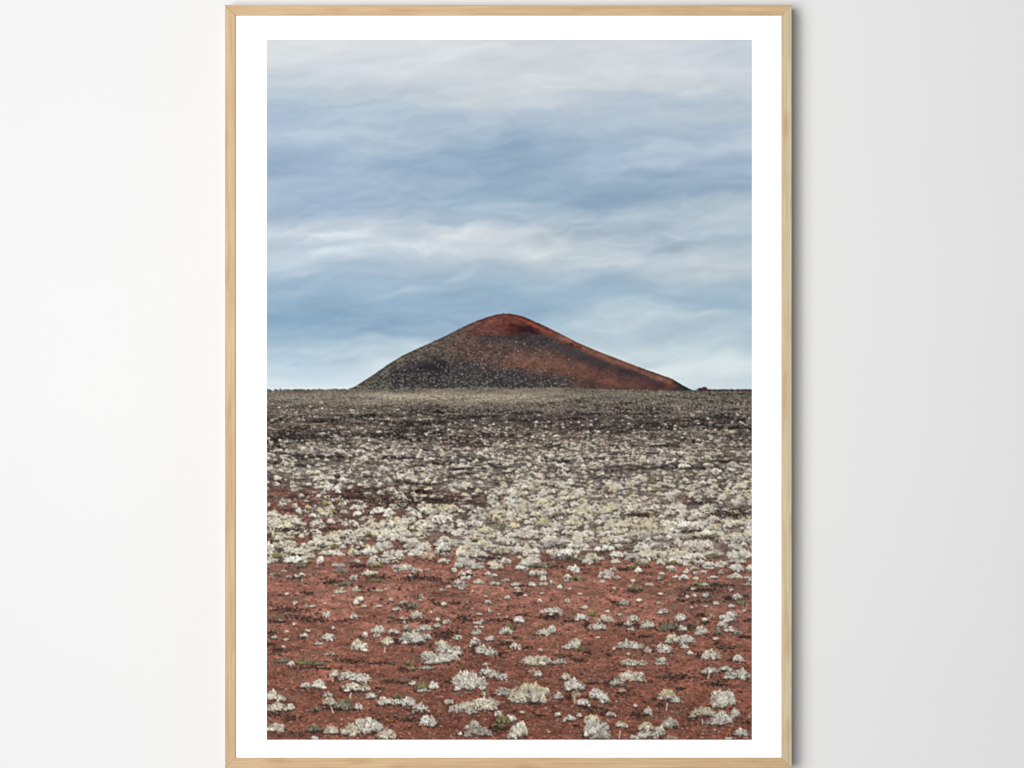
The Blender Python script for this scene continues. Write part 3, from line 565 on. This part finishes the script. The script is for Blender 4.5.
# ---- wall: matt white paint over smooth plaster
def wall_material():
    m, nt, b, N = material('matt_white_wall_paint')
    tc = N('ShaderNodeTexCoord')
    n1 = N('ShaderNodeTexNoise', Scale=2.2, Detail=4., Roughness=.55); n2 = N('ShaderNodeTexNoise', Scale=420., Detail=3.)
    r = ramp(nt, [(.30, (.688, .690, .691)), (.70, (.702, .703, .702))])
    bp = N('ShaderNodeBump', Strength=.05, Distance=.0006)
    for n in (n1, n2): nt.links.new(tc.outputs['Object'], n.inputs['Vector'])
    nt.links.new(n1.outputs['Fac'], r.inputs['Fac']); nt.links.new(r.outputs['Color'], b.inputs['Base Color'])
    nt.links.new(n2.outputs['Fac'], bp.inputs['Height']); nt.links.new(bp.outputs['Normal'], b.inputs['Normal'])
    b.inputs['Roughness'].default_value = .85; b.inputs['Specular IOR Level'].default_value = .15
    return m
bm = bmesh.new()
bmesh.ops.create_grid(bm, x_segments=8, y_segments=6, size=.5)
for v in bm.verts: v.co = Vector((v.co.x*6.5, 0, v.co.y*3.6))
bmesh.ops.reverse_faces(bm, faces=[f for f in bm.faces if f.normal.y > 0])
me = bpy.data.meshes.new('wall'); bm.to_mesh(me); bm.free()
if me.polygons[0].normal.y > 0: me.flip_normals()
wall = link('wall', me, wall_material()); wall.location = (0, 0, 1.8)
wall['kind'] = 'structure'; wall['label'] = 'smooth matt white wall behind the framed picture'

# ---- frame: four slim mitred oak rails
def oak(name, axis, light, mid, deep, seed):
    m, nt, b, N = material(name)
    tc = N('ShaderNodeTexCoord'); mp = N('ShaderNodeMapping'); mp.inputs['Location'].default_value = (seed, seed*.37, seed*1.3)
    s = [260., 260., 260.]; s[axis] = 7.; mp.inputs['Scale'].default_value = s
    nt.links.new(tc.outputs['Object'], mp.inputs['Vector'])
    g = N('ShaderNodeTexNoise', Scale=1.7, Detail=8., Roughness=.7, Distortion=.4)
    nt.links.new(mp.outputs['Vector'], g.inputs['Vector'])
    rg = ramp(nt, [(.26, deep), (.46, mid), (.66, light)]); nt.links.new(g.outputs['Fac'], rg.inputs['Fac'])
    # wide warm and cool drifts along the board
    mp2 = N('ShaderNodeMapping'); s2 = [40.]*3; s2[axis] = 13.; mp2.inputs['Scale'].default_value = s2; mp2.inputs['Location'].default_value = (seed*2, seed, 0)
    nt.links.new(tc.outputs['Object'], mp2.inputs['Vector'])
    d = N('ShaderNodeTexNoise', Scale=1., Detail=3., Roughness=.6); nt.links.new(mp2.outputs['Vector'], d.inputs['Vector'])
    rd = ramp(nt, [(.34, (.95, .91, .88)), (.52, (1., 1., 1.)), (.68, (1.02, 1.04, 1.02))]); nt.links.new(d.outputs['Fac'], rd.inputs['Fac'])
    mul = N('ShaderNodeMix', data_type='RGBA', blend_type='MULTIPLY'); mul.inputs[0].default_value = 1.
    nt.links.new(rg.outputs['Color'], mul.inputs[6]); nt.links.new(rd.outputs['Color'], mul.inputs[7])
    # small knots
    mp3 = N('ShaderNodeMapping'); s3 = [60.]*3; s3[axis] = 17.; mp3.inputs['Scale'].default_value = s3; mp3.inputs['Location'].default_value = (seed, 0, seed*.7)
    nt.links.new(tc.outputs['Object'], mp3.inputs['Vector'])
    k = N('ShaderNodeTexVoronoi', Scale=1.); nt.links.new(mp3.outputs['Vector'], k.inputs['Vector'])
    rk = ramp(nt, [(.0, (.62, .50, .44)), (.16, (.80, .70, .64)), (.30, (1, 1, 1))]); nt.links.new(k.outputs['Distance'], rk.inputs['Fac'])
    mu2 = N('ShaderNodeMix', data_type='RGBA', blend_type='MULTIPLY'); mu2.inputs[0].default_value = .42
    nt.links.new(mul.outputs[2], mu2.inputs[6]); nt.links.new(rk.outputs['Color'], mu2.inputs[7])
    nt.links.new(mu2.outputs[2], b.inputs['Base Color'])
    bp = N('ShaderNodeBump', Strength=.15, Distance=.0003); nt.links.new(g.outputs['Fac'], bp.inputs['Height']); nt.links.new(bp.outputs['Normal'], b.inputs['Normal'])
    b.inputs['Roughness'].default_value = .55; b.inputs['Specular IOR Level'].default_value = .3
    return m

OX0, OX1, OY0, OY1 = 225.1, 791.7, 4.9, 768.2       # outer edge
IX0, IX1, IY0, IY1 = 235.0, 781.6, 15.2, 758.0      # opening
picture = bpy.data.objects.new('framed_print', None); COL.objects.link(picture)
picture.empty_display_size = .1
picture.location = (wx(508.4), 0, wz(OY1))
picture['label'] = 'framed landscape print with white border in a slim light oak frame, hung on the wall'
picture['category'] = 'framed picture'
def rail(name, quad, mat):
    """one mitred rail: quad = its four front corners, outer first, as (px, py)"""
    cx = sum(q[0] for q in quad)/4; cy = sum(q[1] for q in quad)/4
    org = Vector((wx(cx), 0, wz(cy)))
    bm = bmesh.new()
    f = [bm.verts.new(Vector((wx(x), FRONT, wz(y)))-org) for x, y in quad]
    b = [bm.verts.new(Vector((wx(x), -.0006, wz(y)))-org) for x, y in quad]
    bm.faces.new(f); bm.faces.new(b[::-1])
    for i in range(4): bm.faces.new((f[i], f[(i+1) % 4], b[(i+1) % 4], b[i]))
    bmesh.ops.recalc_face_normals(bm, faces=bm.faces)
    es = [e for e in bm.edges if all(v in f for v in e.verts)]
    bmesh.ops.bevel(bm, geom=es, offset=.00035, segments=3, profile=.5, affect='EDGES')
    me = bpy.data.meshes.new(name); bm.to_mesh(me); bm.free()
    for p in me.polygons: p.use_smooth = False
    o = link(name, me, mat, picture); o.location = org-picture.location
    return o
g = .02                                              # hairline at the mitres
warm = (lin((199,171,134)), lin((187,157,120)), lin((163,130,99)))
cool = (lin((202,187,156)), lin((189,171,140)), lin((170,147,119)))
rail('frame_rail', [(OX0, OY0+g), (OX0, OY1-g), (IX0, IY1-g), (IX0, IY0+g)], oak('oak_warm_upright', 2, *warm, 3.1))
rail('frame_rail', [(OX1, OY1-g), (OX1, OY0+g), (IX1, IY0+g), (IX1, IY1-g)], oak('oak_grey_upright', 2, *cool, 7.7))
rail('frame_rail', [(OX1-g, OY0), (OX0+g, OY0), (IX0+g, IY0), (IX1-g, IY0)], oak('oak_warm_crosspiece', 0, *warm, 12.9))
rail('frame_rail', [(OX0+g, OY1), (OX1-g, OY1), (IX1-g, IY1), (IX0+g, IY1)], oak('oak_plain_crosspiece', 0, *warm, 18.4))

# ---- print sheet: white paper tucked behind the rails
def paper_material():
    m, nt, b, N = material('white_art_paper')
    tc = N('ShaderNodeTexCoord'); n = N('ShaderNodeTexNoise', Scale=900., Detail=2.)
    nt.links.new(tc.outputs['Object'], n.inputs['Vector'])
    r = ramp(nt, [(.3, (.935, .937, .938)), (.7, (.950, .950, .948))]); nt.links.new(n.outputs['Fac'], r.inputs['Fac'])
    nt.links.new(r.outputs['Color'], b.inputs['Base Color'])
    b.inputs['Roughness'].default_value = .8; b.inputs['Specular IOR Level'].default_value = .1
    return m
org = Vector((wx(508.4), SHEET, wz(389.7)))
bm = bmesh.new(); bmesh.ops.create_cube(bm, size=1)
W2, H2 = (IX1-IX0+.0)*MM, (IY1-IY0+.0)*MM
for v in bm.verts: v.co = Vector((v.co.x*(W2+.0006), (v.co.y+.5)*.0008, v.co.z*(H2+.0006)))
me = bpy.data.meshes.new('print_sheet'); bm.to_mesh(me); bm.free()
sheet = link('print_sheet', me, paper_material(), picture)
sheet.location = Vector((wx((IX0+IX1)/2), SHEET, wz((IY0+IY1)/2)))-picture.location
sheet['label'] = 'white paper sheet with a wide blank border'

# ---- ink: a fine grid of ink dots carrying the printed colours, one mesh for each field of the picture
def ink_material():
    m, nt, b, N = material('matt_pigment_ink')
    a = N('ShaderNodeVertexColor', layer_name='ink')
    nt.links.new(a.outputs['Color'], b.inputs['Base Color'])
    b.inputs['Roughness'].default_value = .75; b.inputs['Specular IOR Level'].default_value = .08
    return m
def make_ink():
    img, region = paint_print()
    gw, gh = int(PW/SS*1.5), int(PH/SS*1.5)              # ink dots
    xi = np.linspace(0, PW-1, gw); yi = np.linspace(0, PH-1, gh)
    x0 = np.floor(xi).astype(int).clip(0, PW-2); y0 = np.floor(yi).astype(int).clip(0, PH-2)
    fx = (xi-x0)[None, :, None]; fy = (yi-y0)[:, None, None]
    A = lambda dy, dx: img[y0+dy][:, x0+dx]
    s = (A(0, 0)*(1-fx)+A(0, 1)*fx)*(1-fy)+(A(1, 0)*(1-fx)+A(1, 1)*fx)*fy
    reg = region[np.round(yi).astype(int)][:, np.round(xi).astype(int)]
    c = s/255.
    c = np.where(c <= .04045, c/12.92, ((c+.055)/1.055)**2.4)*INK
    px = 512+(PX0-512+(PX1-PX0)*np.arange(gw)/(gw-1))*1.0012; py = 384+(PY0-384+(PY1-PY0)*np.arange(gh)/(gh-1))*1.0012
    sc = wx((PX0+PX1)/2), wz((PY0+PY1)/2)
    X, Z = np.meshgrid((px-512)*MM-sc[0], ZC+(384-py)*MM-sc[1])
    V = np.stack([X, np.zeros_like(X), Z], -1).reshape(-1, 3)
    C = np.concatenate([c.reshape(-1, 3), np.ones((gw*gh, 1))], 1)
    I = np.arange(gw*gh).reshape(gh, gw)
    Q = np.stack([I[:-1, :-1], I[1:, :-1], I[1:, 1:], I[:-1, 1:]], -1)
    R = reg[:-1, :-1]
    mat = ink_material()
    for k, name, label in ((0, 'printed_sky', 'printed grey-blue sky with streaked cloud'), (1, 'printed_hill', 'printed rust-red volcanic cone with a dark left flank'),
                           (2, 'printed_plain', 'printed red plain dotted with pale cushion shrubs')):
        q = Q[R == k].reshape(-1)
        used, inv = np.unique(q, return_inverse=True)
        n = len(q)//4
        me = bpy.data.meshes.new(name)
        me.vertices.add(len(used)); me.vertices.foreach_set('co', V[used].astype(np.float32).ravel())
        me.loops.add(len(q)); me.loops.foreach_set('vertex_index', inv.astype(np.int32).ravel())
        me.polygons.add(n); me.polygons.foreach_set('loop_start', np.arange(0, 4*n, 4, dtype=np.int32))
        me.update(calc_edges=True)
        at = me.color_attributes.new('ink', 'FLOAT_COLOR', 'POINT')
        at.data.foreach_set('color', C[used].astype(np.float32).ravel())
        o = link(name, me, mat, sheet)
        o.location = Vector((sc[0], SHEET-.00012, sc[1]))-picture.location-sheet.location
        o['label'] = label
INK = .8
make_ink()

# ---- light: a tall window to the left, a broad fill lamp added farther back, and the bounce of a pale room
def area_lamp(name, loc, aim, sx, sy, energy, color):
    L = bpy.data.lights.new(name, 'AREA'); L.shape = 'RECTANGLE'; L.size = sx; L.size_y = sy; L.energy = energy; L.color = color
    o = bpy.data.objects.new(name, L); COL.objects.link(o); o.location = loc
    o.rotation_euler = (Vector(aim)-Vector(loc)).to_track_quat('-Z', 'Y').to_euler()
area_lamp('tall_window_light', (-.80, -1.55, ZC+.22), (1.7, 0, ZC-1.0), .8, 2.2, 22.5, (1., .995, .985))
area_lamp('added_fill_light', (-1.1, -3.5, ZC+.05), (0, 0, ZC-.3), 1.6, 1.6, 80., (1., .998, .992))  # added fill lamp, softens the shadow right of the frame
w = bpy.data.worlds.new('World'); scene.world = w; w.use_nodes = True
w.node_tree.nodes['Background'].inputs['Color'].default_value = (.985, .993, 1., 1)
w.node_tree.nodes['Background'].inputs['Strength'].default_value = .29

# ---- camera
cam = bpy.data.cameras.new('camera'); co = bpy.data.objects.new('camera', cam); COL.objects.link(co)
D = 3.0
cam.sensor_fit = 'HORIZONTAL'; cam.sensor_width = 36; cam.lens = 36*D/1.024
cam.clip_start = .05; cam.clip_end = 50
co.location = (0, FRONT-D, ZC); co.rotation_euler = (math.radians(90), 0, 0)
scene.camera = co
vs = scene.view_settings
scene.display_settings.display_device = 'sRGB'
vs.view_transform = 'Standard'; vs.look = 'None'; vs.exposure = 0; vs.gamma = 1; vs.use_curve_mapping = False
scene.cycles.max_bounces = 6
scene.cycles.filter_width = 1.1
